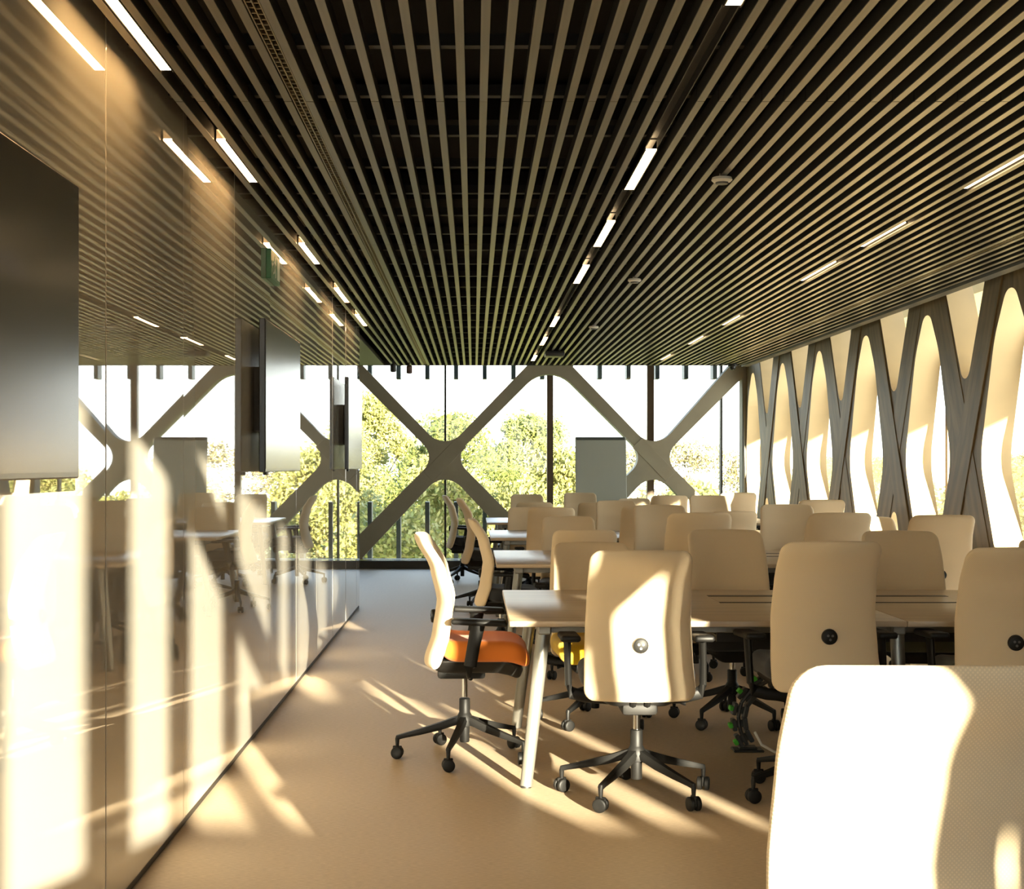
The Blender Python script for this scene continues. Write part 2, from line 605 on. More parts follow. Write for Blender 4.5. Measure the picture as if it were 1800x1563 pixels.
for yc in vee:
    up = [(yc, 1.95), (yc + 0.57, 3.06), (yc - 0.57, 3.06)]
    dn = [(yc, 1.16), (yc - 0.44, 0.04), (yc + 0.44, 0.04)]
    for q, rr in ((up, [0.11, 0.02, 0.02]), (dn, [0.09, 0.02, 0.02])):
        h = clampy(round_poly(q, rr))
        if max(p[0] for p in h) - min(p[0] for p in h) > 0.15:
            holes.append(h)
vs2, fs2 = plate([(YR0, 0), (YR1 + 0.24, 0), (YR1 + 0.24, ZT), (YR0, ZT)], holes, 0.22)
mb = MB(); mb.add([(XR + p[2], p[0], p[1]) for p in vs2], fs2)
wall_right = struct('wall_right', mb, ['timber', 'reveal'], 'tall timber lattice wall of crossing braces with cream reveals')
bm = bmesh.new(); bm.from_mesh(wall_right.data)
bmesh.ops.remove_doubles(bm, verts=bm.verts, dist=1e-5)
bmesh.ops.recalc_face_normals(bm, faces=bm.faces)
for f in bm.faces:
    f.material_index = 0 if f.normal.x < -0.7 else 1
bm.to_mesh(wall_right.data); bm.free()
# crossing boards laid over the crossings (one whole brace over the other)
for k, yc in enumerate(vee):
    if yc < YR0 + 0.4 or yc > YR1 - 0.2:
        continue
    for sg in (1, -1):
        s = MB()
        pr = 0.012 if sg == (1 if k % 2 else -1) else 0.005
        s.rbox(-pr, 0.03, -0.150, 0.150, -1.58, 1.53, 0.003, 1)
        o = s.build('cross_board', 'timber', wall_right, loc=(XR, yc, 1.53))
        o.rotation_euler = (R(26 * sg), 0, 0)
# glazing of that side
root = empty('window_3', (XO + 0.08, 0, 0))
tag(root, 'clear panes behind the timber lattice with bronze mullions', kind='structure')
my = [YR0] + [10.0 + 1.8 * k for k in range(0, 6)]
my = [y for y in my if y < YR1 - 0.1] + [YR1 + 0.3]
for k in range(len(my) - 1):
    s = MB(); s.box(-0.006, 0.006, my[k] + 0.012, my[k + 1] - 0.012, 0.05, ZT)
    s.build('pane', 'glass', root)
for y in my[1:-1]:
    s = MB(); s.box(-0.05, 0.07, y - 0.03, y + 0.03, 0, ZT)
    s.build('mullion', 'bronze', root)
m = MB(); m.box(XO + 0.35, XO + 2.2, 2.0, YF + 1.0, ZT - 0.25, ZT + 0.1)
struct('canopy', m, 'reveal', 'outer canopy shading the lattice wall')
# plain wall before the lattice begins
m = MB(); m.box(XR, XO + 0.1, YB - 0.3, YR0, 0, ZT)
struct('wall_right_plain', m, 'plaster', 'plain plastered wall before the timber lattice')

# ------------------------------------------------------------------ outdoors
m = MB(); m.box(-160, 160, 20.5, 260, -9.2, -9.0)
struct('ground', m, 'grass', 'grassy ground below the building')

def make_tree_mesh(seed, rx, rz, nclump, nleaf, leaf):
    rnd = random.Random(seed)
    mb = MB()
    for c in range(nclump):
        a = rnd.uniform(0, 2 * PI)
        h = rnd.uniform(-1, 1)
        rr = math.sqrt(max(0, 1 - h * h)) * rnd.uniform(0.35, 0.95)
        cx, cy, cz = rr * rx * math.cos(a), rr * rx * math.sin(a), h * rz * 0.9
        cr = rnd.uniform(0.16, 0.30) * rx
        for q in range(nleaf):
            d = Vector((rnd.gauss(0, 1), rnd.gauss(0, 1), rnd.gauss(0, 1))).normalized() * cr * rnd.uniform(0.55, 1.08)
            p = Vector((cx, cy, cz)) + Vector((d.x, d.y, d.z * 0.85))
            u = Vector((rnd.gauss(0, 1), rnd.gauss(0, 1), rnd.gauss(0, 1))).normalized()
            v = u.orthogonal().normalized()
            L = leaf * rnd.uniform(0.7, 1.3)
            mb.v += [tuple(p - u * L), tuple(p + v * L * 0.55), tuple(p + u * L), tuple(p - v * L * 0.55)]
            b = len(mb.v) - 4
            mb.f.append((b, b + 1, b + 2, b + 3)); mb.m.append(0)
    return mb

def trunk_mesh(seed, H, r):
    rnd = random.Random(seed)
    mb = MB()
    pts = [Vector((0, 0, 0))]
    for k in range(6):
        pts.append(Vector((rnd.uniform(-.2, .2), rnd.uniform(-.2, .2), H * (k + 1) / 6)))
    mb.tube(pts, [r * (1 - 0.13 * k) for k in range(7)], 8)
    for k in range(7):
        p = pts[2 + k % 5]
        a = rnd.uniform(0, 2 * PI)
        L = rnd.uniform(1.2, 2.6)
        mb.tube([p, p + Vector((math.cos(a) * L * .5, math.sin(a) * L * .5, L * .45)), p + Vector((math.cos(a) * L, math.sin(a) * L, L * 1.1))], [r * .4, r * .25, r * .08], 6)
    return mb

crown_kinds = {}
for key, (seed, ncl, nlf, lf, mt) in {'yellow': (3, 60, 520, 0.085, 'leaf_yellow'), 'green': (5, 60, 520, 0.085, 'leaf_green'), 'sparse': (11, 50, 210, 0.075, 'leaf_rust')}.items():
    crown_kinds[key] = make_tree_mesh(seed, 3.2, 4.2, ncl, nlf, lf).mesh('foliage', mt)
trunk_kind = trunk_mesh(2, 8.0, 0.22).mesh('trunk', 'bark', True)
LBL = {'yellow': 'bushy yellow-green autumn tree growing outside the end window',
       'green': 'dense fresh green tree growing outside the end window',
       'sparse': 'thin-leaved rust-tinted tree standing outside the end window'}
def tree(key, px, top_py, Y, sx=1.0, seed=0):
    """a tree at distance Y whose crown top shows at the pixel row top_py"""
    x = (px - PX) / F * Y
    ztop = EYE + (PY - top_py) / F * Y
    t = empty('tree', (x, Y, -9.0), random.choice((0, PI / 2, PI, 1.5 * PI)))
    sz = 1.0 * sx
    o = link('foliage', crown_kinds[key], t, (0, 0, ztop + 9.0 - 4.0 * sz))
    o.scale = (sx, sx, sz)
    o['kind'] = 'stuff'
    tr = link('trunk', trunk_kind, t, (0, 0, 0))
    tr.scale = (1, 1, max(0.4, (ztop + 9.0 - 3.2 * sz) / 8.0))
    tag(t, LBL[key] if px < 1340 else LBL[key].replace('the end window', 'the timber lattice wall'), 'tree', 'trees outside the windows')
SKY = [(300, 750), (520, 735), (620, 690), (690, 706), (760, 742), (800, 700), (850, 740), (900, 735), (985, 748), (1015, 790), (1060, 815), (1135, 775), (1185, 700), (1235, 795), (1280, 822), (1350, 805), (1480, 795), (2000, 800)]
def skyline(px):
    for (a, ya), (b, yb) in zip(SKY, SKY[1:]):
        if px <= b:
            return ya + (yb - ya) * max(0, (px - a) / (b - a))
    return 800
rt = random.Random(21)
for r_, Y in enumerate((34, 42, 50, 58)):
    x = -8.0 + (r_ % 2) * 3.4
    while x < Y * 0.42:
        px = PX + x / Y * F
        top = skyline(px) + (3 - r_) * rt.uniform(14, 26)
        key = 'sparse' if 1110 < px < 1250 else rt.choice(['yellow', 'yellow', 'green'])
        if key == 'sparse':
            top = skyline(px)
        tree(key, px, top, Y + rt.uniform(-0.4, 0.4), rt.uniform(0.86, 0.98))
        x += rt.uniform(6.7, 7.1)

# ------------------------------------------------------------------ office chair
def backrest_mesh():
    H0, H1 = 0.400, 1.03
    W0, W1, T, CR = 0.237, 0.214, 0.046, 0.045
    nu, nv = 20, 30
    def prof(z):                     # s-curve of the back seen from the side
        t = (z - H0) / (H1 - H0)
        keys = [(0, -0.185), (0.25, -0.135), (0.5, -0.112), (0.75, -0.145), (1.0, -0.225)]
        for (a, ya), (b, yb) in zip(keys, keys[1:]):
            if t <= b + 1e-9:
                s = (t - a) / (b - a)
                s = s * s * (3 - 2 * s) * 0.5 + s * 0.5
                return ya + (yb - ya) * s
        return keys[-1][1]
    mb = MB()
    ring = []
    vv = []
    for j in range(nv + 1):
        t = j / nv
        vv.append(0.5 - 0.5 * math.cos(PI * t) if True else t)
    for side in (0, 1):
        rows = []
        for j in range(nv + 1):
            t = vv[j]
            z = H0 + (H1 - H0) * t
            hw = W0 + (W1 - W0) * t
            d = min(z - H0, H1 - z)
            if d < CR:
                hw = hw - CR + math.sqrt(max(0, CR * CR - (CR - d) ** 2))
            row = []
            for i in range(nu + 1):
                u = math.sin(PI / 2 * (2 * i / nu - 1))
                x = u * hw
                q = max(abs(u), abs(2 * t - 1))
                th = T * 0.5 * (max(0.0, 1 - q ** 10)) ** 0.5
                y = prof(z) + 0.060 * (x / W0) ** 2 - 0.012 * (t ** 6)
                y += th if side == 0 else -th
                zz = z + (0.008 * (1 - (x / W0) ** 2) if t > 0.9 else 0) * (t - 0.9) * 10
                row.append(Vector((x, y, zz)))
            rows.append(row)
        b = len(mb.v)
        for row in rows:
            mb.v += [tuple(p) for p in row]
        for j in range(nv):
            for i in range(nu):
                a = b + j * (nu + 1) + i
                q = (a, a + 1, a + nu + 2, a + nu + 1)
                mb.f.append(q if side else tuple(reversed(q))); mb.m.append(0)
    me = mb.mesh('backrest', 'cream')
    bm = bmesh.new(); bm.from_mesh(me)
    bmesh.ops.remove_doubles(bm, verts=bm.verts, dist=1e-4)
    bmesh.ops.recalc_face_normals(bm, faces=bm.faces)
    bm.to_mesh(me); bm.free()
    me.polygons.foreach_set('use_smooth', [True] * len(me.polygons))
    return me

CH = {}
CH['backrest'] = backrest_mesh()
s = MB(); mt = Matrix.Translation((0, -0.138, 0.632)) @ Matrix.Rotation(R(90), 4, 'X')
s.lathe([(0.001, 0.0), (0.030, 0.0), (0.034, 0.010), (0.032, 0.022), (0.026, 0.026), (0.001, 0.026)], 24, mt)
CH['knob'] = s.mesh('lumbar_knob', 'chair_black', True)
s = MB()
for a in range(3):
    c, si = math.cos(a * 2.094 + .5), math.sin(a * 2.094 + .5)
    s.lathe([(0.0055, 0.0), (0.0055, 0.002), (0.001, 0.0022)], 10, Matrix.Translation((0.011 * c, -0.164, 0.632 + 0.011 * si)) @ Matrix.Rotation(R(90), 4, 'X'))
CH['knob_mark'] = s.mesh('knob_mark', 'caster_grey', True)
def seatfn(p):
    t = (p.y + 0.115) / 0.425
    z = p.z
    z += -0.045 * max(0, (t - 0.72) / 0.28) ** 2 + 0.022 * max(0, (0.25 - t) / 0.25) ** 2
    if p.z > 0.47:
        z += 0.010 * (abs(p.x) / 0.24) ** 2 - 0.006
    return Vector((p.x * (1 - 0.06 * t * t), p.y, z))
def sub_rbox(x0, x1, y0, y1, z0, z1, r, fn, n):
    bm = bmesh.new()
    bmesh.ops.create_cube(bm, size=1)
    for v in bm.verts:
        v.co = Vector(((x0 + x1) / 2 + v.co.x * (x1 - x0), (y0 + y1) / 2 + v.co.y * (y1 - y0), (z0 + z1) / 2 + v.co.z * (z1 - z0)))
    vert_e = [e for e in bm.edges if abs(e.verts[0].co.z - e.verts[1].co.z) > 1e-4]
    bmesh.ops.bevel(bm, geom=vert_e, offset=0.075, segments=5, profile=0.5, affect='EDGES')
    rim = [e for e in bm.edges if len(e.link_faces) == 2 and abs(abs(e.link_faces[0].normal.z) - abs(e.link_faces[1].normal.z)) > 0.5]
    bmesh.ops.bevel(bm, geom=rim, offset=r, segments=4, profile=0.5, affect='EDGES')
    for k in range(1, n):
        yy = y0 + (y1 - y0) * k / n
        bmesh.ops.bisect_plane(bm, geom=list(bm.verts) + list(bm.edges) + list(bm.faces), plane_co=(0, yy, 0), plane_no=(0, 1, 0))
    for k in range(1, 6):
        xx = x0 + (x1 - x0) * k / 6
        bmesh.ops.bisect_plane(bm, geom=list(bm.verts) + list(bm.edges) + list(bm.faces), plane_co=(xx, 0, 0), plane_no=(1, 0, 0))
    bm.verts.index_update()
    mb = MB()
    mb.add([fn(v.co.copy()) for v in bm.verts], [[v.index for v in f.verts] for f in bm.faces])
    bm.free()
    return mb
for nm in ('orange', 'yellow', 'seat_black', 'seat_olive'):
    CH['seat_' + nm] = sub_rbox(-0.245, 0.245, -0.115, 0.31, 0.435, 0.535, 0.042, seatfn, 10).mesh('seat', nm, True)
def panfn(p):
    t = (p.y + 0.17) / 0.46
    q = 1 - 0.42 * max(0, (0.44 - p.z) / 0.07) ** 1.0
    return Vector((p.x * q, 0.04 + (p.y - 0.04) * (q * 0.25 + 0.75), p.z - 0.040 * max(0, (t - 0.72) / 0.28) ** 2))
CH['pan'] = sub_rbox(-0.225, 0.225, -0.15, 0.285, 0.372, 0.442, 0.022, panfn, 8).mesh('seat_pan', 'chair_under', True)
s = MB(); s.rbox(-0.075, 0.075, -0.13, 0.10, 0.335, 0.385, 0.015, 2)
s.tube([(0.07, 0.02, 0.365), (0.19, 0.03, 0.365), (0.215, 0.03, 0.36)], [0.006, 0.006, 0.011], 8)
CH['mech'] = s.mesh('tilt_mechanism', 'chair_under', True)
s = MB()
s.tube([(-0.03, -0.10, 0.372), (-0.03, -0.13, 0.385), (-0.03, -0.150, 0.41), (-0.03, -0.155, 0.45)], 0.016, 8)
s.tube([(0.03, -0.10, 0.372), (0.03, -0.13, 0.385), (0.03, -0.150, 0.41), (0.03, -0.155, 0.45)], 0.016, 8)
CH['carrier'] = s.mesh('back_bracket', 'chair_black', True)
for sg, nm in ((1, 'post_a'), (-1, 'post_b')):
    s = MB()
    s.tube([(sg * 0.10, 0.02, 0.382), (sg * 0.22, 0.02, 0.392), (sg * 0.272, 0.022, 0.405), (sg * 0.290, 0.028, 0.44), (sg * 0.293, 0.045, 0.54), (sg * 0.293, 0.065, 0.638)],
           [0.013, 0.013, 0.014, 0.015, 0.015, 0.017], 12, 2.0)
    CH[nm] = s.mesh('arm_post', 'chair_black', True)
    s = MB()
    s.rbox(sg * 0.285 - 0.043, sg * 0.285 + 0.043, -0.06, 0.20, 0.634, 0.662, 0.012, 3, lambda p: Vector((p.x, p.y, p.z - 0.012 * max(0, (p.y - 0.1) / 0.1) ** 2)))
    CH['pad' + nm[-2:]] = s.mesh('armrest', 'chair_black', True)
s = MB(); s.lathe([(0.0145, 0.24), (0.0145, 0.345)], 16)
CH['column'] = s.mesh('gas_column', 'chrome', True)
s = MB(); s.lathe([(0.022, 0.075), (0.024, 0.08), (0.024, 0.15), (0.040, 0.155), (0.043, 0.19), (0.030, 0.215), (0.027, 0.22), (0.026, 0.285), (0.022, 0.288)], 20)
CH['hub'] = s.mesh('base_hub', 'chair_black', True)
def legmesh():
    mb = MB()
    st = [(0.025, 0.165, 0.205, 0.021), (0.12, 0.135, 0.172, 0.019), (0.22, 0.113, 0.142, 0.016), (0.300, 0.098, 0.120, 0.013), (0.330, 0.090, 0.112, 0.012)]
    b0 = len(mb.v)
    for r, za, zb, hw in st:
        mb.v += [(-hw * .75, r, za), (hw * .75, r, za), (hw, r, (za + zb) / 2), (hw * .7, r, zb), (-hw * .7, r, zb), (-hw, r, (za + zb) / 2)]
    n = 6
    for i in range(len(st) - 1):
        for k in range(n):
            k2 = (k + 1) % n
            mb.f.append((b0 + i * n + k, b0 + i * n + k2, b0 + (i + 1) * n + k2, b0 + (i + 1) * n + k)); mb.m.append(0)
    mb.f.append(tuple(b0 + k for k in reversed(range(n)))); mb.m.append(0)
    mb.f.append(tuple(b0 + (len(st) - 1) * n + k for k in range(n))); mb.m.append(0)
    mb.tube([(0, 0.322, 0.108), (0, 0.327, 0.094), (0, 0.327, 0.055)], [0.012, 0.011, 0.008], 10)
    return mb
CH['leg'] = legmesh().mesh('base_leg', 'chair_black', True)
def castermesh(mt):
    mb = MB()
    for sg in (-1, 1):
        M = Matrix.Translation((sg * 0.016, 0, 0.0295)) @ Matrix.Rotation(R(90), 4, 'Y')
        mb.lathe([(0.010, -0.011), (0.022, -0.0105), (0.027, -0.009), (0.0295, -0.006), (0.0295, 0.006), (0.027, 0.009), (0.022, 0.0105), (0.010, 0.011)], 20, M)
    mb.rbox(-0.005, 0.005, -0.022, 0.022, 0.018, 0.062, 0.003, 1)
    return mb.mesh('caster', mt, True)
CH['caster'] = castermesh('chair_black')

def place_chair(label, x, y, rz, top=1.03, seat='seat_black', base_rot=0.0, group='cream office chairs', arm_drop=0.0):
    rise = top - 1.03
    arm_drop = max(arm_drop, rise - 0.045, 0)      # the arms stay low enough to pass under a table top
    root = empty('office_chair', (x, y, 0), rz)
    tag(root, label, 'chair', group)
    up = (0, 0, rise)
    b = link('backrest', CH['backrest'], root, up)
    kb = link('lumbar_knob', CH['knob'], b)
    link('knob_mark', CH['knob_mark'], b)
    link('seat', CH['seat_' + seat], root, up)
    link('seat_pan', CH['pan'], root, up)
    link('tilt_mechanism', CH['mech'], root, up)
    link('back_bracket', CH['carrier'], root, up)
    for q in 'ab':
        link('armrest', CH['pad_' + q], root, (0, 0, rise - arm_drop))
        link('arm_post', CH['post_' + q], root, (0, 0, rise - arm_drop))
    c = link('gas_column', CH['column'], root, (0, 0, rise))
    link('base_hub', CH['hub'], root)
    for k in range(5):
        a = base_rot - rz + k * 2 * PI / 5
        g = link('base_leg', CH['leg'], root)
        g.rotation_euler = (0, 0, a)
        cs = link('caster', CH['caster'], g, (0, 0.327, 0))
        cs.rotation_euler = (0, 0, random.uniform(0, 6.28))
    return root

# ------------------------------------------------------------------ tables
TX0, TX1 = 0.155, 3.63
TAB = [(6.08, 7.60), (9.57, 11.15), (13.02, 14.62), (16.50, 18.10)]     # fourth to first from the end window
TZ = 0.74
for ti, (y0, y1) in enumerate(TAB):
    n = 3 - ti
    root = empty('meeting_table', (TX0, y0, 0))
    tag(root, 'long pale wood meeting table on grey metal legs, %s from the end window' % ORD[n], 'table', 'rows of meeting tables')
    Lx, Ly = TX1 - TX0, y1 - y0
    for k in range(2):
        s = MB()
        s.rbox(k * Lx / 2 + (0.001 if k else 0), (k + 1) * Lx / 2 - (0.001 if not k else 0), 0, Ly, TZ - 0.026, TZ, 0.004, 2)
        s.build('tabletop', 'wood_top', root, True)
    for xx in (0.16, Lx / 2, Lx - 0.16):
        s = MB(); s.rbox(xx - 0.03, xx + 0.03, 0.12, Ly - 0.12, TZ - 0.075, TZ - 0.027, 0.006, 1)
        s.build('cross_rail', 'leg_metal', root, True)
        lean = -0.085 if xx < 0.3 else (0.085 if xx > Lx - 0.3 else 0)
        for yy, sg in ((0.16, -1), (Ly - 0.16, 1)):
            s = MB()
            s.tube([(xx + lean, yy + sg * 0.10, 0.006), (xx, yy, TZ - 0.028)], [0.027, 0.033], 14, 0.8)
            lg = s.build('leg', 'leg_metal', root, True)
            s = MB(); s.tube([(xx + lean, yy + sg * 0.10, 0), (xx + lean, yy + sg * 0.10, 0.008)], 0.024, 14, 0.8)
            s.build('foot', 'black', lg, True)
    for yy in (0.22, Ly - 0.22):
        s = MB(); s.rbox(0.16, Lx - 0.16, yy - 0.02, yy + 0.02, TZ - 0.075, TZ - 0.028, 0.004, 1)
        s.build('long_rail', 'leg_metal', root, True)
    for xa, xb in ((1.06, 1.66), (1.76, 2.30)):
        s = MB(); s.box(xa, xb, 0.80, 1.19, TZ - 0.004, TZ + 0.0008)
        tr = s.build('cable_lid', 'wood_top', root)
        s = MB(); s.box(xa, xb, 0.80, 0.835, TZ - 0.003, TZ + 0.0022); s.build('cable_slot', 'black', tr)
        s = MB(); s.box(xa, xb, 1.13, 1.19, TZ - 0.003, TZ + 0.0022); s.build('cable_slot', 'black', tr)
    s = MB(); s.box(1.0, 2.4, 0.55, 0.95, TZ - 0.16, TZ - 0.13); s.box(1.0, 2.4, 0.55, 0.56, TZ - 0.13, TZ - 0.04); s.box(1.0, 2.4, 0.94, 0.95, TZ - 0.13, TZ - 0.04)
    s.build('cable_tray', 'black', root)

# chairs: (table, side, pixel column of the back, pixel row of its top, seat colour, turn)
NEAR, FAR = -0.10, 0.125
SEATS = [
    (0, 'n', 1130, 970, 'seat_black', 0.0), (0, 'n', 1463, 952, 'seat_black', 0.05), (0, 'n', 1800, 965, 'seat_olive', -0.03),
    (0, 'f', 1040, 955, 'yellow', 0.05), (0, 'f', 1274, 933, 'seat_black', 0.04), (0, 'f', 1574, 935, 'seat_olive', -0.05), (0, 'f', 1850, 950, 'seat_black', 0),
    (1, 'n', 1029, 933, 'seat_black', 0), (1, 'n', 1232, 893, 'seat_black', 0), (1, 'n', 1478, 903, 'seat_olive', 0.04), (1, 'n', 1664, 907, 'seat_black', -0.06),
    (1, 'f', 998, 909, 'seat_black', 0), (1, 'f', 1158, 889, 'seat_black', 0), (1, 'f', 1376, 888, 'seat_black', -0.12), (1, 'f', 1524, 910, 'seat_black', 0.0),
    (2, 'n', 970, 893, 'seat_black', 0), (2, 'n', 1135, 890, 'seat_black', 0), (2, 'n', 1292, 900, 'seat_black', 0), (2, 'n', 1447, 879, 'seat_black', 0),
    (2, 'f', 928, 893, 'seat_black', 0), (2, 'f', 1082, 881, 'seat_black', 0), (2, 'f', 1245, 872, 'seat_black', 0), (2, 'f', 1385, 890, 'seat_black', 0),
    (3, 'n', 940, 884, 'seat_black', 0), (3, 'n', 1049, 884, 'seat_black', 0), (3, 'n', 1178, 872, 'seat_black', 0), (3, 'n', 1299, 867, 'seat_black', 0),
    (3, 'f', 926, 870, 'seat_black', 0), (3, 'f', 1019, 867, 'seat_black', 0), (3, 'f', 1114, 877, 'seat_black', 0), (3, 'f', 1230, 885, 'seat_black', 0),
]
SN = {'seat_black': 'dark', 'seat_olive': 'olive', 'yellow': 'bright yellow', 'orange': 'orange'}
cnt = {}
for ti, side, px, py, seat, turn in SEATS:
    y0, y1 = TAB[ti]
    k = cnt.get((ti, side), 0)
    cnt[(ti, side)] = k + 1
    yc = y0 + NEAR if side == 'n' else y1 + FAR
    if ti == 3 and side == 'f':
        yc = y1 + 0.16
    yb = yc - 0.225 if side == 'n' else yc + 0.225
    x = (px - PX) / F * yb
    top = EYE - (py - PY) / F * yb
    top = max(0.965, min(1.10, top))
    lab = 'cream chair %s the end window, %s from screen wall, %s table from flip chart' % ('facing' if side == 'n' else 'backing', ORD[k], ORD[3 - ti])
    if seat in ('yellow',):
        lab = 'cream office chair with bright yellow seat tucked under the fourth table from the end window'
    br = random.uniform(0, 1.2)
    if (ti, side, k) == (0, 'n', 0):
        br = 0.05
    else:      # turn the star base so that no arm of it meets a table leg
        mid = (TX0 + TX1) / 2
        feet = [(fx_, fy_) for fx_ in (TX0 + 0.075, mid, TX1 - 0.075) for fy_ in (y0 + 0.06, y1 - 0.06)]
        nf = min(feet, key=lambda q: (q[0] - x) ** 2 + (q[1] - yc) ** 2)
        if (nf[0] - x) ** 2 + (nf[1] - yc) ** 2 < 0.5 ** 2:
            br = math.atan2(nf[1] - yc, nf[0] - x) + R(36 - 90)
    place_chair(lab, x, yc, (0 if side == 'n' else PI) + turn, top, seat, br)
# chairs at the table ends, turned towards the windows
place_chair('cream office chair with orange seat at the end of a long table', -0.045, 6.78, -PI / 2, 1.085, 'orange', R(90 + 5))
place_chair('cream office chair standing at the end of the third table from the end window', 0.20, 10.30, -PI / 2, 1.02, 'seat_black', 0.7)
place_chair('cream office chair standing at the end of the second table from the end window', 0.07, 13.70, -PI / 2, 1.09, 'seat_black', 0.35)
place_chair('cream office chair standing at the end of the first table from the end window', -0.14, 16.90, -PI / 2, 1.05, 'seat_black', 0.2)
# the chair standing alone
place_chair('cream office chair standing alone away from every table, sunlit down one side', 0.690, 2.27, 0.0, 1.12, 'seat_black', 0.3, arm_drop=0.11)

# ------------------------------------------------------------------ screens on the glossy wall
for k, ya in enumerate((2.33, 7.10, 11.80)):
    root = empty('wall_screen', (XL, ya, 1.385))
    tag(root, 'black flat screen on the glossy wall, %s from the end window' % ORD[2 - k], 'screen', 'screens on the glossy wall')
    W_, H_ = 1.42, 0.785
    s = MB(); s.rbox(0.045, 0.078, 0, W_, 0, H_, 0.004, 1); s.build('case', 'bezel', root)
    s = MB(); s.box(0.0775, 0.0795, 0.010, W_ - 0.010, 0.016, H_ - 0.010); s.build('display', 'screen', root)
    s = MB(); s.box(0.002, 0.046, 0.40, W_ - 0.40, 0.22, H_ - 0.22); s.build('bracket', 'black', root)
    s = MB(); s.rbox(0.05, 0.07, 0.1, 0.16, -0.016, 0.001, 0.003, 1); s.build('sensor', 'black', root)

# exit sign
root = empty('exit_sign', (XL, 7.63, 2.445))
tag(root, 'small green exit sign with a white running figure on the glossy wall', 'sign')
s = MB(); s.rbox(0.001, 0.030, 0, 0.35, 0, 0.165, 0.003, 1); s.build('board', 'sign_green', root)
s = MB()
def flat(mb, pts):
    n = len(pts)
    mb.add([(0.030, p[0], p[1]) for p in pts] + [(0.0315, p[0], p[1]) for p in pts],
           [tuple(reversed(range(n))), tuple(range(n, 2 * n))] + [(k, (k + 1) % n, n + (k + 1) % n, n + k) for k in range(n)])
flat(s, [(0.235, 0.02), (0.325, 0.02), (0.325, 0.145), (0.235, 0.145)])
s.build('door_symbol', 'sign_white', root)
s = MB()
flat(s, [(0.150 + 0.013 * math.cos(a * PI / 5), 0.130 + 0.013 * math.sin(a * PI / 5)) for a in range(10)])
flat(s, [(0.115, 0.112), (0.145, 0.115), (0.150, 0.075), (0.128, 0.070)])
flat(s, [(0.128, 0.076), (0.148, 0.076), (0.180, 0.050), (0.178, 0.022), (0.164, 0.022), (0.164, 0.044)])
flat(s, [(0.130, 0.072), (0.146, 0.066), (0.120, 0.040), (0.075, 0.030), (0.074, 0.042), (0.112, 0.053)])
flat(s, [(0.140, 0.112), (0.146, 0.102), (0.185, 0.090), (0.187, 0.101)])
flat(s, [(0.118, 0.110), (0.110, 0.098), (0.078, 0.080), (0.074, 0.090)])
s.build('running_figure', 'sign_white', root)
s = MB(); flat(s, [(0.02, 0.083), (0.045, 0.103), (0.045, 0.090), (0.066, 0.090), (0.066, 0.076), (0.045, 0.076), (0.045, 0.063)])
s.build('arrow', 'sign_white', root)

# ------------------------------------------------------------------ ceiling lights, vents, small fittings
def lamp(x, ya, yb, wd, z, label, mt):
    root = empty('linear_light', (x, ya, z))
    tag(root, label, 'ceiling light', 'slim linear lights between the slats')
    L = yb - ya
    s = MB(); s.box(-wd / 2 - 0.004, -wd / 2, -0.01, L + 0.01, 0, 0.05); s.box(wd / 2, wd / 2 + 0.004, -0.01, L + 0.01, 0, 0.05); s.box(-wd / 2, wd / 2, -0.01, L + 0.01, 0.046, 0.05)
    s.build('housing', 'carrier', root)
    s = MB(); s.box(-wd / 2, wd / 2, 0, L, 0.004, 0.010)
    s.build('diffuser', mt, root)
ROWA = [(0.2, 1.05), (1.95, 2.8), (3.80, 4.68), (5.69, 6.53), (8.35, 9.18), (10.46, 11.35), (12.30, 13.25)]
ROWB = [(1.4, 2.25), (3.18, 4.02), (5.87, 6.71), (7.58, 8.46), (9.26, 10.17), (12.5, 13.35), (14.5, 15.4), (16.9, 17.7)]
ROWC = [(3.18, 4.02), (5.87, 6.74), (7.70, 8.53), (9.18, 10.1), (12.5, 13.3), (14.5, 15.4), (16.9, 17.7)]
for nm, x, rows, wd, z in (('along the glossy wall', -1.0315, ROWA, 0.036, ZC), ('above the table ends', 0.746, ROWB, 0.046, ZC), ('above the table middles', 2.3655, ROWC, 0.040, ZC + 0.012)):
    n = len(rows)
    for k, (a, b) in enumerate(rows):
        lamp(x, a, b, wd, z, 'slim linear ceiling light %s, %s from the end window' % (nm, ORD[n - 1 - k]), 'lamp_wash' if x < 0 else 'lamp')
m = MB(); m.box(0.746 - 0.027, 0.746 - 0.023, YB, YCE, ZC + 0.012, ZC + 0.05); m.box(0.746 + 0.023, 0.746 + 0.027, YB, YCE, ZC + 0.012, ZC + 0.05)
m.box(0.746 - 0.023, 0.746 + 0.023, YB, YCE, ZC + 0.051, ZC + 0.055)
m.build('light_channel', 'carrier', ceiling)

for x, lab in ((-0.6365, 'long slotted brass air vent between the ceiling slats, beside the glossy wall'), (3.1555, 'long slotted brass air vent between the ceiling slats, beside the lattice wall')):
    root = empty('linear_vent', (x, YB + 0.1, ZC))
    tag(root, lab, 'air vent', 'linear ceiling vents')
    L = YCE - YB - 0.12
    for dx in (-0.020, 0.0, 0.020):
        s = MB(); s.box(dx - 0.002, dx + 0.002, 0, L, 0.004, 0.03); s.build('rail', 'vent_metal', root)
    s = MB()
    y = 0.0
    while y < L:
        s.box(-0.018, -0.002, y, y + 0.008, 0.008, 0.024)
        s.box(0.002, 0.018, y + 0.01, y + 0.018, 0.008, 0.024)
        y += 0.05
    o = s.build('fin', 'vent_metal', root); o['kind'] = 'stuff'

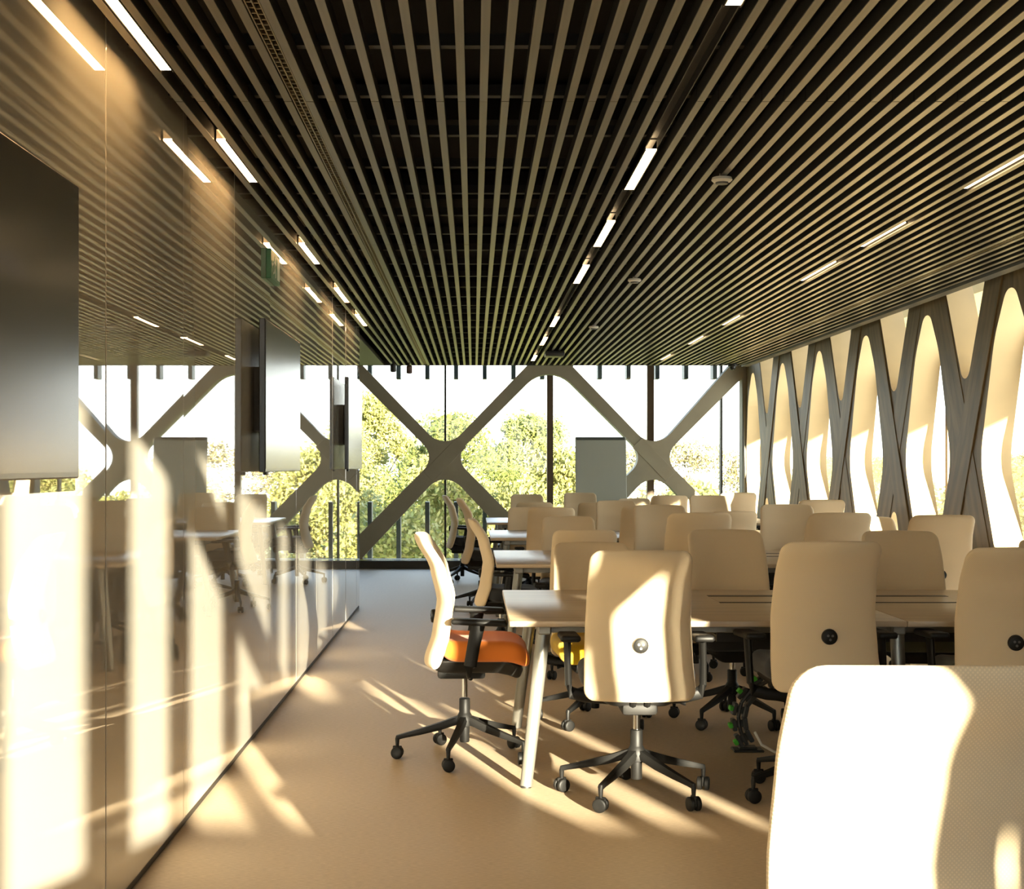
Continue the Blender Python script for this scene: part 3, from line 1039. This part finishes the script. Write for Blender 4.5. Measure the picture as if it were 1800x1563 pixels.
for k, yy in enumerate((6.38, 9.85, 13.2)):
    root = empty('smoke_detector', (1.135, yy, ZC))
    tag(root, 'round pale smoke detector under the slats, %s from the end window' % ORD[2 - k], 'smoke detector', 'smoke detectors')
    s = MB(); s.lathe([(0.012, 0.012), (0.012, -0.002), (0.044, -0.006), (0.048, -0.018), (0.040, -0.026), (0.030, -0.028)][::-1], 24); s.build('body', 'white_plastic', root, True)
    s = MB(); s.lathe([(0.028, -0.036), (0.030, -0.0275)], 20); s.build('sensor_cap', 'caster_grey', root, True)
# projector-like box near the end
root = empty('ceiling_box', (0.93, 16.1, ZC - 0.07))
tag(root, 'flat black box hung under the slats near the end window', 'speaker')
s = MB(); s.rbox(-0.11, 0.11, -0.14, 0.14, 0.0, 0.06, 0.012, 2); s.build('body', 'black', root, True)
s = MB(); s.tube([(0, 0, 0.05), (0, 0, 0.08)], 0.014, 10); s.build('stem', 'black', root, True)
# two small spots and a camera at the end
def spot(x, y, mt, lab):
    root = empty('spotlight', (x, y, ZC))
    tag(root, lab, 'spotlight')
    s = MB(); s.tube([(0, 0, 0.01), (0, 0, -0.05)], 0.010, 10); s.build('stem', mt, root, True)
    s = MB(); s.lathe([(0.03, -0.145), (0.038, -0.14), (0.038, -0.05), (0.02, -0.042)], 16, Matrix.Rotation(R(14), 4, 'X')); s.build('can', mt, root, True)
spot(-1.02, 17.6, 'black', 'small black spotlight under the slats above the end window')
spot(-0.83, 17.9, 'spot_brown', 'small rust-brown spotlight under the slats above the end window')
root = empty('security_camera', (3.38, 18.2, ZC))
tag(root, 'small black dome camera in the ceiling corner by the lattice wall', 'camera')
s = MB(); s.lathe([(0.06, 0.0), (0.06, -0.03), (0.045, -0.035)][::-1], 18); s.build('mount', 'black', root, True)
s = MB(); s.lathe([(0.045, -0.03), (0.042, -0.055), (0.028, -0.075), (0.008, -0.083)][::-1], 18); s.build('dome', 'bezel', root, True)

# ------------------------------------------------------------------ flip chart
fx, fy = 1.72, 18.86
root = empty('flip_chart', (fx, fy, 0))
tag(root, 'grey flip chart on an easel before the end window', 'flip chart')
tl = R(-7)
s = MB(); s.rbox(-0.345, 0.345, -0.012, 0.012, 0.0, 0.98, 0.006, 1); b = s.build('board', 'paper', root, loc=(0, -0.05, 0.83)); b.rotation_euler = (tl, 0, 0)
s = MB(); s.rbox(-0.33, 0.33, -0.024, 0.0, 0.935, 0.975, 0.006, 1); q = s.build('clamp_bar', 'fin_metal', b)
s = MB(); s.box(-0.335, 0.335, -0.017, -0.0125, 0.02, 0.935); s.build('paper_pad', 'paper', b)
s = MB(); s.rbox(-0.33, 0.33, -0.06, -0.01, -0.02, 0.01, 0.004, 1); s.build('pen_tray', 'fin_metal', b)
for xx in (-0.30, 0.30):
    s = MB(); s.tube([(xx, -0.14, 0), (xx, -0.035, 0.86), (xx * 0.9, 0.05, 1.6)], 0.012, 10); s.build('leg', 'leg_metal', root, True)
s = MB(); s.tube([(0, 0.26, 0), (0, 0.05, 1.55)], 0.012, 10); s.build('leg', 'leg_metal', root, True)

# ------------------------------------------------------------------ cable spine under the front table
root = empty('cable_spine', (1.36, 6.93, 0))
tag(root, 'jointed black cable spine with green clips under the table', 'cable spine')
s = MB(); s.rbox(-0.075, 0.075, -0.05, 0.05, 0, 0.012, 0.004, 1); s.rbox(-0.045, 0.045, -0.035, 0.035, 0.012, 0.024, 0.004, 1); s.build('foot', 'spine_black', root)
ctrl = [(0.0, 0, 0.03), (-0.035, 0, 0.10), (-0.045, 0, 0.17), (-0.03, 0, 0.24), (0.02, 0, 0.30), (0.09, 0, 0.34), (0.17, 0, 0.38), (0.23, 0, 0.44), (0.25, 0, 0.51), (0.25, 0, 0.575)]
ctrl = [Vector(c) for c in ctrl]
for k in range(len(ctrl) - 1):
    p = (ctrl[k] + ctrl[k + 1]) / 2
    d = ctrl[k + 1] - ctrl[k]
    ang = math.atan2(d.x, d.z)
    s = MB()
    h = d.length / 2
    for sg in (-1, 1):
        s.rbox(sg * 0.028 - 0.011, sg * 0.028 + 0.011, -0.026, 0.026, -h * 0.86, h * 0.86, 0.004, 1)
    s.rbox(-0.03, 0.03, -0.006, 0.006, -h * 0.5, h * 0.5, 0.003, 1)
    s.tube([(0, 0, -h), (0, 0, h)], 0.010, 8)
    o = s.build('link', 'spine_black', root, loc=p); o.rotation_euler = (0, ang, 0)
    s = MB(); s.rbox(-0.056, -0.036, -0.030, 0.016, -0.012, 0.012, 0.003, 1)
    g = s.build('clip', 'clip_green', o)
s = MB(); s.tube([(0.03, -0.03, 0.10), (0.06, -0.05, 0.04), (0.12, -0.07, 0.008), (0.20, -0.05, 0.008)], 0.007, 8)
s.build('cable', 'cable_white', root, True)
